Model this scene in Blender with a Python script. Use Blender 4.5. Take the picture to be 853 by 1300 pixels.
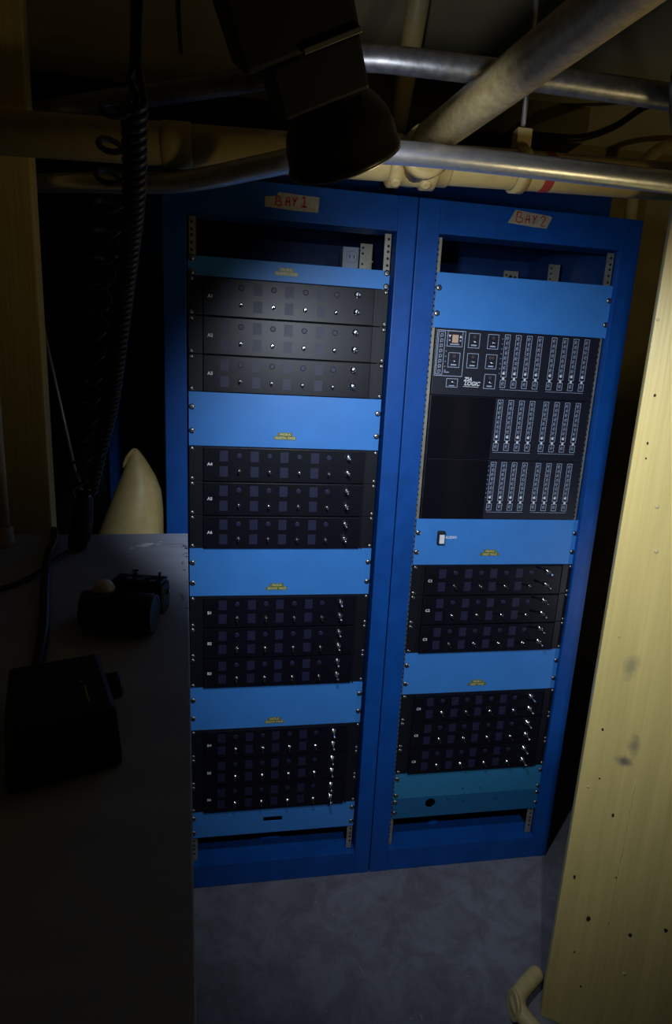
import bpy, bmesh, math, random
from mathutils import Vector, Matrix
random.seed(7)
C = bpy.context.scene.collection
PI = math.pi
for o in list(bpy.data.objects): bpy.data.objects.remove(o)

# ------------------------------------------------------------------ camera, world, lights, exposure
scn = bpy.context.scene
cam_d = bpy.data.cameras.new('camera'); cam = bpy.data.objects.new('camera', cam_d); C.objects.link(cam)
cam.location = (0.1183, -1.4965, 1.5253)
cam.rotation_mode = 'XYZ'; cam.rotation_euler = (1.3445, -0.0503, -0.1606)
cam_d.sensor_fit = 'VERTICAL'; cam_d.sensor_height = 36.0
cam_d.lens = 36.0 * 746.0 / 1300.0
cam_d.shift_y = -10.0 / 1300.0
cam_d.clip_start = 0.02
scn.camera = cam
w = bpy.data.worlds.new('world'); scn.world = w; w.use_nodes = True
w.node_tree.nodes['Background'].inputs[0].default_value = (0.95, 0.82, 0.55, 1)
w.node_tree.nodes['Background'].inputs[1].default_value = 0.004
scn.view_settings.view_transform = 'Standard'; scn.view_settings.look = 'None'
scn.view_settings.gamma = 1.0; scn.view_settings.use_curve_mapping = False
scn.view_settings.exposure = 0.0

def spot(name, loc, aim, energy, color, size, blend, radius):
    d = bpy.data.lights.new(name, 'SPOT'); d.energy = energy; d.color = color
    d.spot_size = math.radians(size); d.spot_blend = blend; d.shadow_soft_size = radius
    o = bpy.data.objects.new(name, d); C.objects.link(o); o.location = loc
    o.rotation_euler = Vector(aim).to_track_quat('-Z', 'Y').to_euler()
    return o
# a hand torch held beside the viewer, the work lamp overhead (its shade is built further down) and a second torch in the aisle behind the right-hand board
spot('hand_torch_light', (0.40, -1.34, 1.74), (0.32, 1.34, -0.76), 32.0, (0.80, 0.88, 1.0), 76, 0.95, 0.015)
spot('work_lamp_light', (0.233, -0.838, 1.712), (0.42, 0.74, -0.58), 20.0, (0.76, 0.86, 1.0), 106, 0.8, 0.018)
spot('work_lamp_spill_light', (0.240, -0.828, 1.690), (0.38, 0.70, 0.40), 5.0, (0.82, 0.88, 1.0), 72, 1.0, 0.018)
# added warm fill without a real lamp, brightens ceiling, pipes and left board
spot('ceiling_fill_light', (1.00, -1.02, 1.28), (-0.66, 0.40, 0.80), 4.0, (1.0, 0.78, 0.36), 100, 1.0, 0.06).data.specular_factor = 0.35
spot('aisle_fill_light', (1.80, -0.55, 0.70), (0.12, 1.75, 1.75), 7.0, (1.0, 0.80, 0.42), 50, 1.0, 0.05)  # unseen fill added to lift the back wall beyond the right rack
spot('aisle_torch_light', (1.78, -0.62, 0.62), (-0.88, 0.66, 0.20), 7.0, (0.86, 0.90, 1.0), 62, 0.7, 0.012)

# ------------------------------------------------------------------ materials
def mat(name, col, rough=0.5, metal=0.0, spec=0.5, var=0.0, scale=8.0, stretch=(1, 1, 1), bump=0.0, bscale=60.0, col2=None, coat=0.0):
    m = bpy.data.materials.new(name); m.use_nodes = True
    nt = m.node_tree; b = nt.nodes['Principled BSDF']
    b.inputs['Base Color'].default_value = (*col, 1); b.inputs['Roughness'].default_value = rough
    b.inputs['Metallic'].default_value = metal; b.inputs['Specular IOR Level'].default_value = spec
    b.inputs['Coat Weight'].default_value = coat
    if var or bump:
        tc = nt.nodes.new('ShaderNodeTexCoord'); mp = nt.nodes.new('ShaderNodeMapping')
        mp.inputs['Scale'].default_value = stretch
        nt.links.new(tc.outputs['Object'], mp.inputs['Vector'])
    if var:
        n = nt.nodes.new('ShaderNodeTexNoise'); n.inputs['Scale'].default_value = scale; n.inputs['Detail'].default_value = 6
        n.inputs['Roughness'].default_value = 0.65
        r = nt.nodes.new('ShaderNodeValToRGB'); nt.links.new(mp.outputs[0], n.inputs['Vector'])
        nt.links.new(n.outputs['Fac'], r.inputs[0])
        c2 = col2 or tuple(c * (1 - var) for c in col)
        r.color_ramp.elements[0].position = 0.36; r.color_ramp.elements[0].color = (*c2, 1)
        r.color_ramp.elements[1].position = 0.62; r.color_ramp.elements[1].color = (*col, 1)
        nt.links.new(r.outputs[0], b.inputs['Base Color'])
    if bump:
        n2 = nt.nodes.new('ShaderNodeTexNoise'); n2.inputs['Scale'].default_value = bscale; n2.inputs['Detail'].default_value = 4
        bp = nt.nodes.new('ShaderNodeBump'); bp.inputs['Strength'].default_value = bump; bp.inputs['Distance'].default_value = 0.003
        nt.links.new(mp.outputs[0], n2.inputs['Vector']); nt.links.new(n2.outputs['Fac'], bp.inputs['Height'])
        nt.links.new(bp.outputs[0], b.inputs['Normal'])
    return m
M = {}
M['frame'] = mat('blue_frame_paint', (0.004, 0.078, 0.35), 0.48, spec=0.28, var=0.2, scale=14, bump=0.10, bscale=420)
M['panel'] = mat('light_blue_panel_paint', (0.050, 0.245, 0.68), 0.45, spec=0.4, var=0.10, scale=7, bump=0.03, bscale=300)
M['teal'] = mat('teal_panel_paint', (0.030, 0.22, 0.42), 0.5, var=0.1, scale=9)
M['teal_dark'] = mat('deep_teal_panel_paint', (0.014, 0.13, 0.30), 0.5, var=0.1, scale=9)
M['inside'] = mat('dark_blue_inner_paint', (0.006, 0.05, 0.20), 0.5, var=0.2, scale=8)
M['black'] = mat('black_anodised_face', (0.006, 0.006, 0.012), 0.36, spec=0.27, var=0.25, scale=30, bump=0.05, bscale=700)
M['ear'] = mat('black_ear_paint', (0.008, 0.008, 0.013), 0.45, spec=0.35)
M['gap'] = mat('black_gap', (0.002, 0.002, 0.003), 0.8)
M['window'] = mat('smoked_display_window', (0.017, 0.019, 0.050), 0.46, spec=0.35)
M['zia'] = mat('black_blue_face', (0.012, 0.014, 0.026), 0.42, bump=0.03, bscale=600)
M['gloss'] = mat('black_gloss_blank', (0.006, 0.006, 0.010), 0.20)
M['print'] = mat('pale_blue_print', (0.42, 0.50, 0.66), 0.6)
M['white'] = mat('white_print', (0.80, 0.82, 0.85), 0.5)
M['amber'] = mat('amber_display', (0.62, 0.42, 0.27), 0.4)
M['rust_dot'] = mat('brown_indicator', (0.085, 0.06, 0.065), 0.4)
M['chrome'] = mat('chrome', (0.78, 0.78, 0.80), 0.22, metal=1.0)
M['screw'] = mat('nickel_screw', (0.50, 0.48, 0.46), 0.34, metal=1.0, var=0.3, scale=200)
M['slot'] = mat('screw_slot', (0.01, 0.01, 0.01), 0.7)
M['rail'] = mat('zinc_rail', (0.46, 0.44, 0.36), 0.42, metal=0.6, var=0.25, scale=25)
M['tape'] = mat('old_masking_tape', (0.42, 0.36, 0.24), 0.8, var=0.3, scale=60)
M['red'] = mat('red_marker', (0.38, 0.035, 0.02), 0.7)
M['olive'] = mat('olive_embossed_tape', (0.20, 0.20, 0.020), 0.35, var=0.2, scale=200)
M['emboss'] = mat('embossed_letter', (0.62, 0.60, 0.38), 0.5)
M['outlet'] = mat('grey_outlet', (0.42, 0.46, 0.56), 0.5)
M['galv_dull'] = mat('dull_galvanised_steel', (0.36, 0.36, 0.36), 0.42, metal=0.85, var=0.4, scale=60, bump=0.05, bscale=200)
M['galv'] = mat('galvanised_steel', (0.74, 0.76, 0.80), 0.36, metal=0.85, var=0.2, scale=120, stretch=(0.4, 1, 1), bump=0.05, bscale=260)
M['ypipe'] = mat('cream_yellow_pipe_paint', (0.62, 0.49, 0.21), 0.45, var=0.45, scale=38, bump=0.10, bscale=120, col2=(0.54, 0.42, 0.17))
M['ywood'] = None
M['ywall'] = mat('yellow_wall_paint', (0.42, 0.34, 0.13), 0.7, var=0.25, scale=5, bump=0.1, bscale=40)
M['ceil'] = mat('cream_ceiling_paint', (0.62, 0.55, 0.33), 0.75, var=0.12, scale=3)
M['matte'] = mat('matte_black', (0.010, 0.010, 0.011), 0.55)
M['lampblack'] = mat('black_lamp_enamel', (0.030, 0.026, 0.018), 0.36, var=0.4, scale=12)
M['lampwhite'] = mat('white_reflector_enamel', (0.7, 0.7, 0.68), 0.4)
M['grey'] = mat('grey_metal', (0.30, 0.29, 0.27), 0.4, metal=0.6)
M['rubber'] = mat('black_rubber_cord', (0.012, 0.012, 0.014), 0.42)
M['camtop'] = mat('blue_black_camera_plate', (0.020, 0.028, 0.060), 0.35)
M['dome'] = mat('white_diffuser_dome', (0.80, 0.76, 0.74), 0.35)
M['yellow'] = mat('yellow_tape', (0.50, 0.42, 0.05), 0.6)
M['orange'] = mat('orange_mark', (0.6, 0.22, 0.03), 0.5)

# concrete floor: mottled grey with dark stains and scratches
def concrete():
    m = mat('worn_concrete', (0.215, 0.215, 0.245), 0.62, var=0.4, scale=1.6, bump=0.10, bscale=220, col2=(0.150, 0.148, 0.165))
    nt = m.node_tree; b = nt.nodes['Principled BSDF']
    src = b.inputs['Base Color'].links[0].from_socket
    tc = nt.nodes.new('ShaderNodeTexCoord'); n = nt.nodes.new('ShaderNodeTexNoise'); n.inputs['Scale'].default_value = 11; n.inputs['Detail'].default_value = 12; n.inputs['Roughness'].default_value = 0.72; n.inputs['Distortion'].default_value = 0.6
    r = nt.nodes.new('ShaderNodeValToRGB'); r.color_ramp.elements[0].position = 0.42; r.color_ramp.elements[0].color = (0.70, 0.69, 0.68, 1)
    r.color_ramp.elements[1].position = 0.58; r.color_ramp.elements[1].color = (1, 1, 1, 1)
    mx = nt.nodes.new('ShaderNodeMix'); mx.data_type = 'RGBA'; mx.blend_type = 'MULTIPLY'; mx.inputs[0].default_value = 1
    nt.links.new(tc.outputs['Object'], n.inputs['Vector']); nt.links.new(n.outputs['Fac'], r.inputs[0])
    nt.links.new(src, mx.inputs[6]); nt.links.new(r.outputs[0], mx.inputs[7]); nt.links.new(mx.outputs[2], b.inputs['Base Color'])
    return m
M['floor'] = concrete()

def painted_wood(name, stain=None):
    """yellow paint over vertical grain (local z), with one smudge of dirt when asked"""
    m = mat(name, (0.74, 0.575, 0.205), 0.42, var=0.14, scale=14, stretch=(3.0, 3.0, 0.12), bump=0.0)
    nt = m.node_tree; b = nt.nodes['Principled BSDF']
    tc = nt.nodes.new('ShaderNodeTexCoord'); mp = nt.nodes.new('ShaderNodeMapping'); mp.inputs['Scale'].default_value = (90, 90, 2.2)
    n = nt.nodes.new('ShaderNodeTexNoise'); n.inputs['Scale'].default_value = 1.6; n.inputs['Detail'].default_value = 5; n.inputs['Distortion'].default_value = 0.4
    bp = nt.nodes.new('ShaderNodeBump'); bp.inputs['Strength'].default_value = 0.5; bp.inputs['Distance'].default_value = 0.002
    nt.links.new(tc.outputs['Object'], mp.inputs[0]); nt.links.new(mp.outputs[0], n.inputs['Vector'])
    nt.links.new(n.outputs['Fac'], bp.inputs['Height']); nt.links.new(bp.outputs[0], b.inputs['Normal'])
    if stain:
        src = b.inputs['Base Color'].links[0].from_socket
        prev = src
        for (cx, cz, rx, rz, amt) in stain:
            sx = nt.nodes.new('ShaderNodeMapping'); sx.inputs['Location'].default_value = (-cx / rx, 0, -cz / rz); sx.inputs['Scale'].default_value = (1 / rx, 0, 1 / rz)
            nt.links.new(tc.outputs['Object'], sx.inputs[0])
            nn = nt.nodes.new('ShaderNodeTexNoise'); nn.inputs['Scale'].default_value = 26; nn.inputs['Detail'].default_value = 6
            nt.links.new(tc.outputs['Object'], nn.inputs['Vector'])
            ln = nt.nodes.new('ShaderNodeVectorMath'); ln.operation = 'LENGTH'; nt.links.new(sx.outputs[0], ln.inputs[0])
            ad = nt.nodes.new('ShaderNodeMath'); ad.operation = 'MULTIPLY_ADD'; ad.inputs[1].default_value = 2.4; nt.links.new(nn.outputs['Fac'], ad.inputs[0]); nt.links.new(ln.outputs['Value'], ad.inputs[2])
            mr = nt.nodes.new('ShaderNodeMapRange'); mr.inputs[1].default_value = 1.35; mr.inputs[2].default_value = 2.0; mr.inputs[3].default_value = amt; mr.inputs[4].default_value = 0
            nt.links.new(ad.outputs[0], mr.inputs[0])
            mx = nt.nodes.new('ShaderNodeMix'); mx.data_type = 'RGBA'; mx.inputs[7].default_value = (0.13, 0.12, 0.12, 1)
            nt.links.new(mr.outputs[0], mx.inputs[0]); nt.links.new(prev, mx.inputs[6]); prev = mx.outputs[2]
        nt.links.new(prev, b.inputs['Base Color'])
    return m
M['ywood'] = painted_wood('yellow_painted_wood')
M['ywood_stain'] = painted_wood('yellow_painted_wood_with_smudge', [(0.078, 0.742, 0.024, 0.020, 0.85), (0.094, 0.795, 0.016, 0.060, 0.6), (0.062, 0.955, 0.022, 0.045, 0.45)])
M['dent'] = mat('dark_nail_hole', (0.02, 0.016, 0.008), 0.9)
M['pimple'] = mat('filled_nail_head', (0.58, 0.49, 0.24), 0.5)

def desk_paint():
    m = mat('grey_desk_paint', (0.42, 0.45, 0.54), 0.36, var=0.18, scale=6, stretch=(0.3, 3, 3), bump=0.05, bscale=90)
    return m
M['desk'] = desk_paint()
M['deskedge'] = mat('worn_brown_edge', (0.10, 0.065, 0.04), 0.7, var=0.6, scale=40)
M['paint'] = mat('white_paint_splash', (0.85, 0.88, 0.92), 0.35)

# ------------------------------------------------------------------ mesh helpers
def box(bm, x0, x1, y0, y1, z0, z1, mi=0, bev=0.0):
    r = bmesh.ops.create_cube(bm, size=1.0)
    for v in r['verts']:
        v.co = Vector(((x0 + x1) / 2 + v.co.x * (x1 - x0), (y0 + y1) / 2 + v.co.y * (y1 - y0), (z0 + z1) / 2 + v.co.z * (z1 - z0)))
    fs = set(f for v in r['verts'] for f in v.link_faces)
    for f in fs: f.material_index = mi
    if bev:
        es = list(set(e for v in r['verts'] for e in v.link_edges))
        rb = bmesh.ops.bevel(bm, geom=es, offset=bev, segments=2, affect='EDGES', profile=0.6)
        for f in rb['faces']: f.material_index = mi
    return fs
def frame_of(d):
    d = d.normalized(); a = Vector((0, 0, 1)) if abs(d.z) < 0.9 else Vector((1, 0, 0))
    x = d.cross(a).normalized(); return x, d.cross(x).normalized()
def tube(bm, pts, r, seg=12, mi=0, cap=True):
    pts = [Vector(p) for p in pts]; n = len(pts)
    rs = r if isinstance(r, (list, tuple)) else [r] * n
    t = [(pts[min(i + 1, n - 1)] - pts[max(i - 1, 0)]).normalized() for i in range(n)]
    x, y = frame_of(t[0]); rings = []
    for i in range(n):
        if i:
            x = (x - t[i] * x.dot(t[i])).normalized(); y = t[i].cross(x).normalized()
        rings.append([bm.verts.new(pts[i] + (x * math.cos(2 * PI * k / seg) + y * math.sin(2 * PI * k / seg)) * rs[i]) for k in range(seg)])
    for i in range(n - 1):
        for k in range(seg):
            f = bm.faces.new((rings[i][k], rings[i][(k + 1) % seg], rings[i + 1][(k + 1) % seg], rings[i + 1][k])); f.smooth = True; f.material_index = mi
    if cap:
        for rg in (rings[0][::-1], rings[-1]):
            f = bm.faces.new(rg); f.material_index = mi
def spline(pts, n=8):
    P = [Vector(p) for p in pts]; out = []
    for i in range(len(P) - 1):
        a = P[max(i - 1, 0)]; b = P[i]; c = P[i + 1]; d = P[min(i + 2, len(P) - 1)]
        for k in range(n):
            t = k / n
            out.append(0.5 * (2 * b + (c - a) * t + (2 * a - 5 * b + 4 * c - d) * t * t + (3 * b - a - 3 * c + d) * t ** 3))
    return out + [P[-1]]
def lathe(bm, prof, o=(0, 0, 0), d=(0, 0, 1), seg=24, mi=0, cap0=True, cap1=True):
    """prof: list of (along, radius)"""
    o = Vector(o); d = Vector(d).normalized(); x, y = frame_of(d); rings = []
    for (h, r) in prof:
        rings.append([bm.verts.new(o + d * h + (x * math.cos(2 * PI * k / seg) + y * math.sin(2 * PI * k / seg)) * r) for k in range(seg)])
    for i in range(len(prof) - 1):
        for k in range(seg):
            f = bm.faces.new((rings[i][k], rings[i][(k + 1) % seg], rings[i + 1][(k + 1) % seg], rings[i + 1][k])); f.smooth = True; f.material_index = mi
    if cap0: bm.faces.new(rings[0][::-1]).material_index = mi
    if cap1: bm.faces.new(rings[-1]).material_index = mi
def disc(bm, c, r, y, seg=12, mi=0):
    """flat disc facing -y at (c.x, c.z)"""
    f = bm.faces.new([bm.verts.new((c[0] + r * math.cos(2 * PI * k / seg), y, c[1] + r * math.sin(2 * PI * k / seg))) for k in range(seg)]); f.material_index = mi; return f
def quad(bm, x0, x1, z0, z1, y, mi=0):
    f = bm.faces.new([bm.verts.new(p) for p in ((x0, y, z0), (x1, y, z0), (x1, y, z1), (x0, y, z1))]); f.material_index = mi
def outline(bm, x0, x1, z0, z1, wd, y, mi=0):
    quad(bm, x0, x1, z0, z0 + wd, y, mi); quad(bm, x0, x1, z1 - wd, z1, y, mi)
    quad(bm, x0, x0 + wd, z0 + wd, z1 - wd, y, mi); quad(bm, x1 - wd, x1, z0 + wd, z1 - wd, y, mi)
def stroke(bm, pts, wd, y, mi=0):
    """flat brush stroke in the xz plane"""
    P = [Vector((p[0], 0, p[1])) for p in pts]; L = []
    for i, p in enumerate(P):
        t = (P[min(i + 1, len(P) - 1)] - P[max(i - 1, 0)]).normalized(); n = Vector((-t.z, 0, t.x))
        L.append((bm.verts.new((p.x + n.x * wd / 2, y, p.z + n.z * wd / 2)), bm.verts.new((p.x - n.x * wd / 2, y, p.z - n.z * wd / 2))))
    for i in range(len(L) - 1):
        bm.faces.new((L[i][0], L[i + 1][0], L[i + 1][1], L[i][1])).material_index = mi
def text_into(bm, s, size, x, z, y, mi=0, center=True, shear=0.0, bold=0.0):
    cu = bpy.data.curves.new('t', 'FONT'); cu.body = s; cu.size = size; cu.align_x = 'CENTER' if center else 'LEFT'; cu.align_y = 'CENTER'
    cu.shear = shear; cu.offset = bold; cu.resolution_u = 3
    o = bpy.data.objects.new('t', cu); C.objects.link(o)
    dg = bpy.context.evaluated_depsgraph_get(); me = bpy.data.meshes.new_from_object(o.evaluated_get(dg))
    vs = [bm.verts.new((x + v.co.x, y, z + v.co.y)) for v in me.vertices]
    for p in me.polygons:
        try: bm.faces.new([vs[i] for i in p.vertices]).material_index = mi
        except ValueError: pass
    bpy.data.objects.remove(o); bpy.data.curves.remove(cu); bpy.data.meshes.remove(me)
def plate_with_hole(bm, x0, x1, z0, z1, y0, y1, loop, mi=0):
    """plate in the xz plane from y0 (front) to y1 (back) with a real hole"""
    outer = [(x0, z0), (x1, z0), (x1, z1), (x0, z1)]
    for y in (y0, y1):
        es = []
        for lp in (outer, loop):
            vs = [bm.verts.new((p[0], y, p[1])) for p in lp]
            es += [bm.edges.new((vs[i], vs[(i + 1) % len(vs)])) for i in range(len(vs))]
        r = bmesh.ops.triangle_fill(bm, use_beauty=True, use_dissolve=False, edges=es)
        for f in r['geom']:
            if isinstance(f, bmesh.types.BMFace): f.material_index = mi
    for lp in (outer, loop):
        a = [bm.verts.new((p[0], y0, p[1])) for p in lp]; b = [bm.verts.new((p[0], y1, p[1])) for p in lp]
        for i in range(len(lp)):
            j = (i + 1) % len(lp); bm.faces.new((a[i], a[j], b[j], b[i])).material_index = mi
def obj(name, bm, mats, parent=None, loc=None, label=None, recalc=True):
    if recalc: bmesh.ops.recalc_face_normals(bm, faces=bm.faces)
    me = bpy.data.meshes.new(name); bm.to_mesh(me); bm.free()
    for m in (mats if isinstance(mats, (list, tuple)) else [mats]): me.materials.append(m)
    o = bpy.data.objects.new(name, me); C.objects.link(o)
    if parent is not None: o.parent = parent
    if loc is not None: o.location = loc
    if label: o['label'] = label
    return o
def thing(name, label, cat, loc=(0, 0, 0), group=None):
    o = bpy.data.objects.new(name, None); C.objects.link(o); o.location = loc; o.empty_display_size = 0.05
    o['label'] = label; o['category'] = cat
    if group: o['group'] = group
    return o
def tag(o, label, cat, group=None):
    o['label'] = label; o['category'] = cat
    if group: o['group'] = group
    return o
def dup(o, parent=None):
    c = o.copy(); C.objects.link(c)
    if parent is not None: c.parent = parent
    for ch in list(o.children): dup(ch, c)
    return c
def NB(): return bmesh.new()
def structure(o): o['kind'] = 'structure'; return o

# ------------------------------------------------------------------ the room
b = NB(); box(b, -1.4, 2.8, -2.6, 1.3, -0.06, 0.0)
rf = random.Random(3)
for k in range(34):                     # flecks of paint and short scratches on the concrete
    fx, fy = rf.uniform(0.12, 0.85), rf.uniform(-0.62, -0.03); a = rf.uniform(0, PI)
    la, lb = (rf.uniform(0.0012, 0.0026), rf.uniform(0.0010, 0.0018)) if k % 3 else (rf.uniform(0.006, 0.018), 0.0007)
    ca, sa = math.cos(a), math.sin(a)
    f = b.faces.new([b.verts.new((fx + la * u * ca - lb * v * sa, fy + la * u * sa + lb * v * ca, 0.0003)) for u, v in ((-1, -0.4), (-0.3, -1), (0.7, -0.8), (1, 0.2), (0.2, 1), (-0.7, 0.7))])
    f.material_index = 1 if k % 2 else 2
structure(obj('floor', b, [M['floor'], mat('pale_fleck', (0.42, 0.42, 0.46), 0.6), mat('dark_fleck', (0.06, 0.06, 0.065), 0.7)]))
b = NB(); box(b, -1.4, 2.8, -2.6, 1.3, 2.55, 2.61); structure(obj('ceiling', b, M['ceil']))
b = NB(); box(b, -1.4, 2.8, 1.2, 1.3, 0.0, 2.55); structure(obj('wall_back', b, M['ywall']))
b = NB(); box(b, -1.4, -1.3, -2.6, 1.2, 0.0, 2.55); structure(obj('wall_left', b, M['ywall']))
b = NB(); box(b, 2.7, 2.8, -2.6, 1.2, 0.0, 2.55); structure(obj('wall_right', b, M['ywall']))
b = NB(); box(b, -1.3, -0.345, 0.66, 0.70, 0.0, 2.30); structure(obj('shade_panel', b, mat('shade_panel_black', (0.010, 0.010, 0.011), 0.8)))  # added near-black sheet standing in for the shade behind the hanging cords
b = NB(); box(b, -1.3, 1.44, 0.86, 1.2, 2.435, 2.55, bev=0.004); structure(obj('ceiling_beam', b, M['ywall']))

# ------------------------------------------------------------------ the two racks
U = 0.04445
X1, X2 = 0.0, 0.6037
TOP1, TOP2 = 1.855, 1.7733        # where bay 1's unit count starts, and the top of bay 2's uppermost panel
RACK_TOP = 1.934
def rack(name, label, xo0, xi0, xi1, xo1, open_top, group):
    t = thing(name, label, 'equipment rack', (xo0, 0, 0), group)
    def L(x): return x - xo0
    F = -0.014
    for (a, c) in ((xo0, xi0), (xi1, xo1)):
        b = NB(); box(b, L(a), L(c), F, 0.046, 0.0, RACK_TOP, bev=0.002); obj('post', b, M['frame'], t)
    b = NB(); box(b, L(xi0), L(xi1), F + 0.0005, 0.05, open_top, RACK_TOP - 0.0005, bev=0.0012); obj('header', b, M['frame'], t)
    b = NB(); box(b, L(xi0), L(xi1), F + 0.0005, 0.14, 0.0005, 0.077, bev=0.0012); obj('sill', b, M['frame'], t)
    # shell
    b = NB(); box(b, L(xo0) + 0.001, L(xo0) + 0.003, 0.046, 0.6, 0.02, RACK_TOP - 0.002); obj('side_panel', b, M['inside'], t)
    b = NB(); box(b, L(xo1) - 0.003, L(xo1) - 0.001, 0.046, 0.6, 0.02, RACK_TOP - 0.002); obj('side_panel', b, M['inside'], t)
    b = NB(); box(b, 0.003, L(xo1) - 0.003, 0.598, 0.602, 0.02, RACK_TOP - 0.002)
    for z in (1.62, 1.70, 1.78, 1.84):                                     # pressed grooves of the back sheet
        box(b, 0.02, L(xo1) - 0.02, 0.590, 0.599, z, z + 0.018, bev=0.002)
    obj('back_panel', b, M['inside'], t)
    b = NB(); box(b, 0.003, L(xo1) - 0.003, 0.05, 0.598, RACK_TOP - 0.006, RACK_TOP - 0.002); obj('top_panel', b, M['inside'], t)
    b = NB(); box(b, 0.003, L(xo1) - 0.003, 0.14, 0.598, 0.02, 0.024); obj('floor_panel', b, M['inside'], t)
    # mounting rails with their holes: two in front, two further back
    for (x, s) in ((xi0 + (0.0035 if xo0 < 0 else -0.003), 1), (xi1 - (0.0072 if xo0 < 0 else 0.0025), -1)):
        for (y, ztop) in ((0.005, open_top - 0.004), (0.30, open_top - 0.035)):
            b = NB(); xa, xb = sorted((L(x), L(x) + s * (0.0215 if s < 0 and xo0 > 0 else 0.018)))
            box(b, xa, xb, y, y + 0.002, 0.080, ztop)
            xc = L(x) if s > 0 else L(x) - 0.002
            box(b, xc, xc + 0.002, y, y + 0.03, 0.080, ztop)
            n = 0; z = ztop - 0.012
            while z > 0.10:
                disc(b, ((xa + xb) / 2 - s * 0.001, z), 0.0034, y - 0.0003, 8, 1); n += 1
                z -= (0.0159, 0.0159, 0.01265)[n % 3]
            obj('mounting_rail', b, [M['rail'], M['gap']], t)
    # slide rails along the two sides, seen through the top opening
    for x in (xo0 + 0.006, xo1 - 0.018):
        for z in (1.70, 1.775):
            b = NB(); box(b, L(x), L(x) + 0.012, 0.06, 0.58, z, z + 0.016, bev=0.001); obj('slide_rail', b, M['inside'], t)
    return t
GR = 'tall blue equipment racks'
r1 = rack('equipment_rack', 'tall blue steel equipment rack with the tape reading BAY 1 on its header', -0.055, -0.0035, 0.4915, 0.5385, 1.855, GR)
r2 = rack('equipment_rack', 'tall blue steel equipment rack with the tape reading BAY 2 on its header', 0.5415, 0.5965, 1.0845, 1.136, 1.858, GR)

def bay_tape(t, ox, outline_pts, strokes, wd):
    b = NB(); f = b.faces.new([b.verts.new((x - ox, 0, z)) for x, z in outline_pts])
    e = bmesh.ops.extrude_face_region(b, geom=[f])
    for v in e['geom']:
        if isinstance(v, bmesh.types.BMVert): v.co.y -= 0.0006
    tp = obj('tape_label', b, M['tape'], t, (0, -0.0141, 0), label='aged masking tape with red hand lettering')
    b = NB()
    for s in strokes: stroke(b, [(x - ox, z) for x, z in s], wd, -0.0009)
    obj('lettering', b, M['red'], tp, recalc=False)
# BAY 1
bx, bz = 0.176, 1.884
def g(pts, x, z, s): return [(x + p[0] * s, z + p[1] * s) for p in pts]
B_ = [(0.05, 0.95), (0.0, 0.1), (0.3, -0.02), (0.62, 0.12), (0.62, 0.4), (0.15, 0.5), (0.45, 0.62), (0.48, 0.9), (0.05, 0.95)]
A1 = [(0.0, 0.0), (0.12, 0.9), (0.42, 0.9), (0.5, 0.0)]; A2 = [(0.08, 0.45), (0.48, 0.45)]
Y1 = [(0.0, 0.95), (0.25, 0.5)]; Y2 = [(0.55, 1.0), (0.25, 0.5), (0.1, 0.0)]
O1 = [(0.0, 0.8), (0.28, 1.0), (0.28, 0.0)]; O2 = [(-0.05, 0.02), (0.62, 0.0)]
T2 = [(0.02, 0.75), (0.2, 1.0), (0.5, 0.85), (0.42, 0.5), (0.05, 0.05), (0.6, 0.0)]
s = 0.021; z0 = 1.8875
bay_tape(r1, -0.055, [(0.174, 1.881), (0.240, 1.878), (0.298, 1.878), (0.300, 1.911), (0.262, 1.912), (0.205, 1.914), (0.201, 1.906), (0.174, 1.902)],
         [g(B_, 0.199, z0 - 0.002, s), g(A1, 0.222, z0, s * 0.9), g(A2, 0.222, z0, s * 0.9), g(Y1, 0.238, z0, s * 0.9), g(Y2, 0.238, z0, s * 0.9), g(O1, 0.259, z0, s * 1.05), g(O2, 0.258, z0, s * 1.05)], 0.0042)
s = 0.023; z0 = 1.900
bay_tape(r2, 0.5415, [(0.769, 1.897), (0.838, 1.893), (0.872, 1.892), (0.884, 1.918), (0.880, 1.921), (0.786, 1.928)],
         [g(B_, 0.790, z0, s * 1.1), g(A1, 0.815, z0, s * 0.85), g(A2, 0.815, z0, s * 0.85), g(Y1, 0.833, z0, s * 0.85), g(Y2, 0.833, z0, s * 0.85), g(T2, 0.854, z0 - 0.003, s * 1.0)], 0.0032)

# screws shared by all panels
def screw_mesh(r):
    b = NB(); lathe(b, [(0, r), (0.0012, r), (0.0026, r * 0.82), (0.0034, r * 0.45)], (0, 0, 0), (0, -1, 0), 14)
    a = random.uniform(0, PI); dx, dz = math.cos(a), math.sin(a); nx, nz = -dz * 0.14, dx * 0.14
    f = b.faces.new([b.verts.new((r * (0.75 * sx * dx + q * nx), -0.0036, r * (0.75 * sx * dz + q * nz))) for sx, q in ((-1, -1), (1, -1), (1, 1), (-1, 1))]); f.material_index = 1
    bmesh.ops.recalc_face_normals(b, faces=b.faces)
    me = bpy.data.meshes.new('screw'); b.to_mesh(me); b.free(); me.materials.append(M['screw']); me.materials.append(M['slot']); return me
SCREW_L = [screw_mesh(0.0074) for _ in range(4)]; SCREW_S = [screw_mesh(0.0056) for _ in range(4)]
def add_screw(parent, x, y, z, big=True):
    o = bpy.data.objects.new('screw', random.choice(SCREW_L if big else SCREW_S)); C.objects.link(o); o.parent = parent; o.location = (x, y, z); return o

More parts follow.
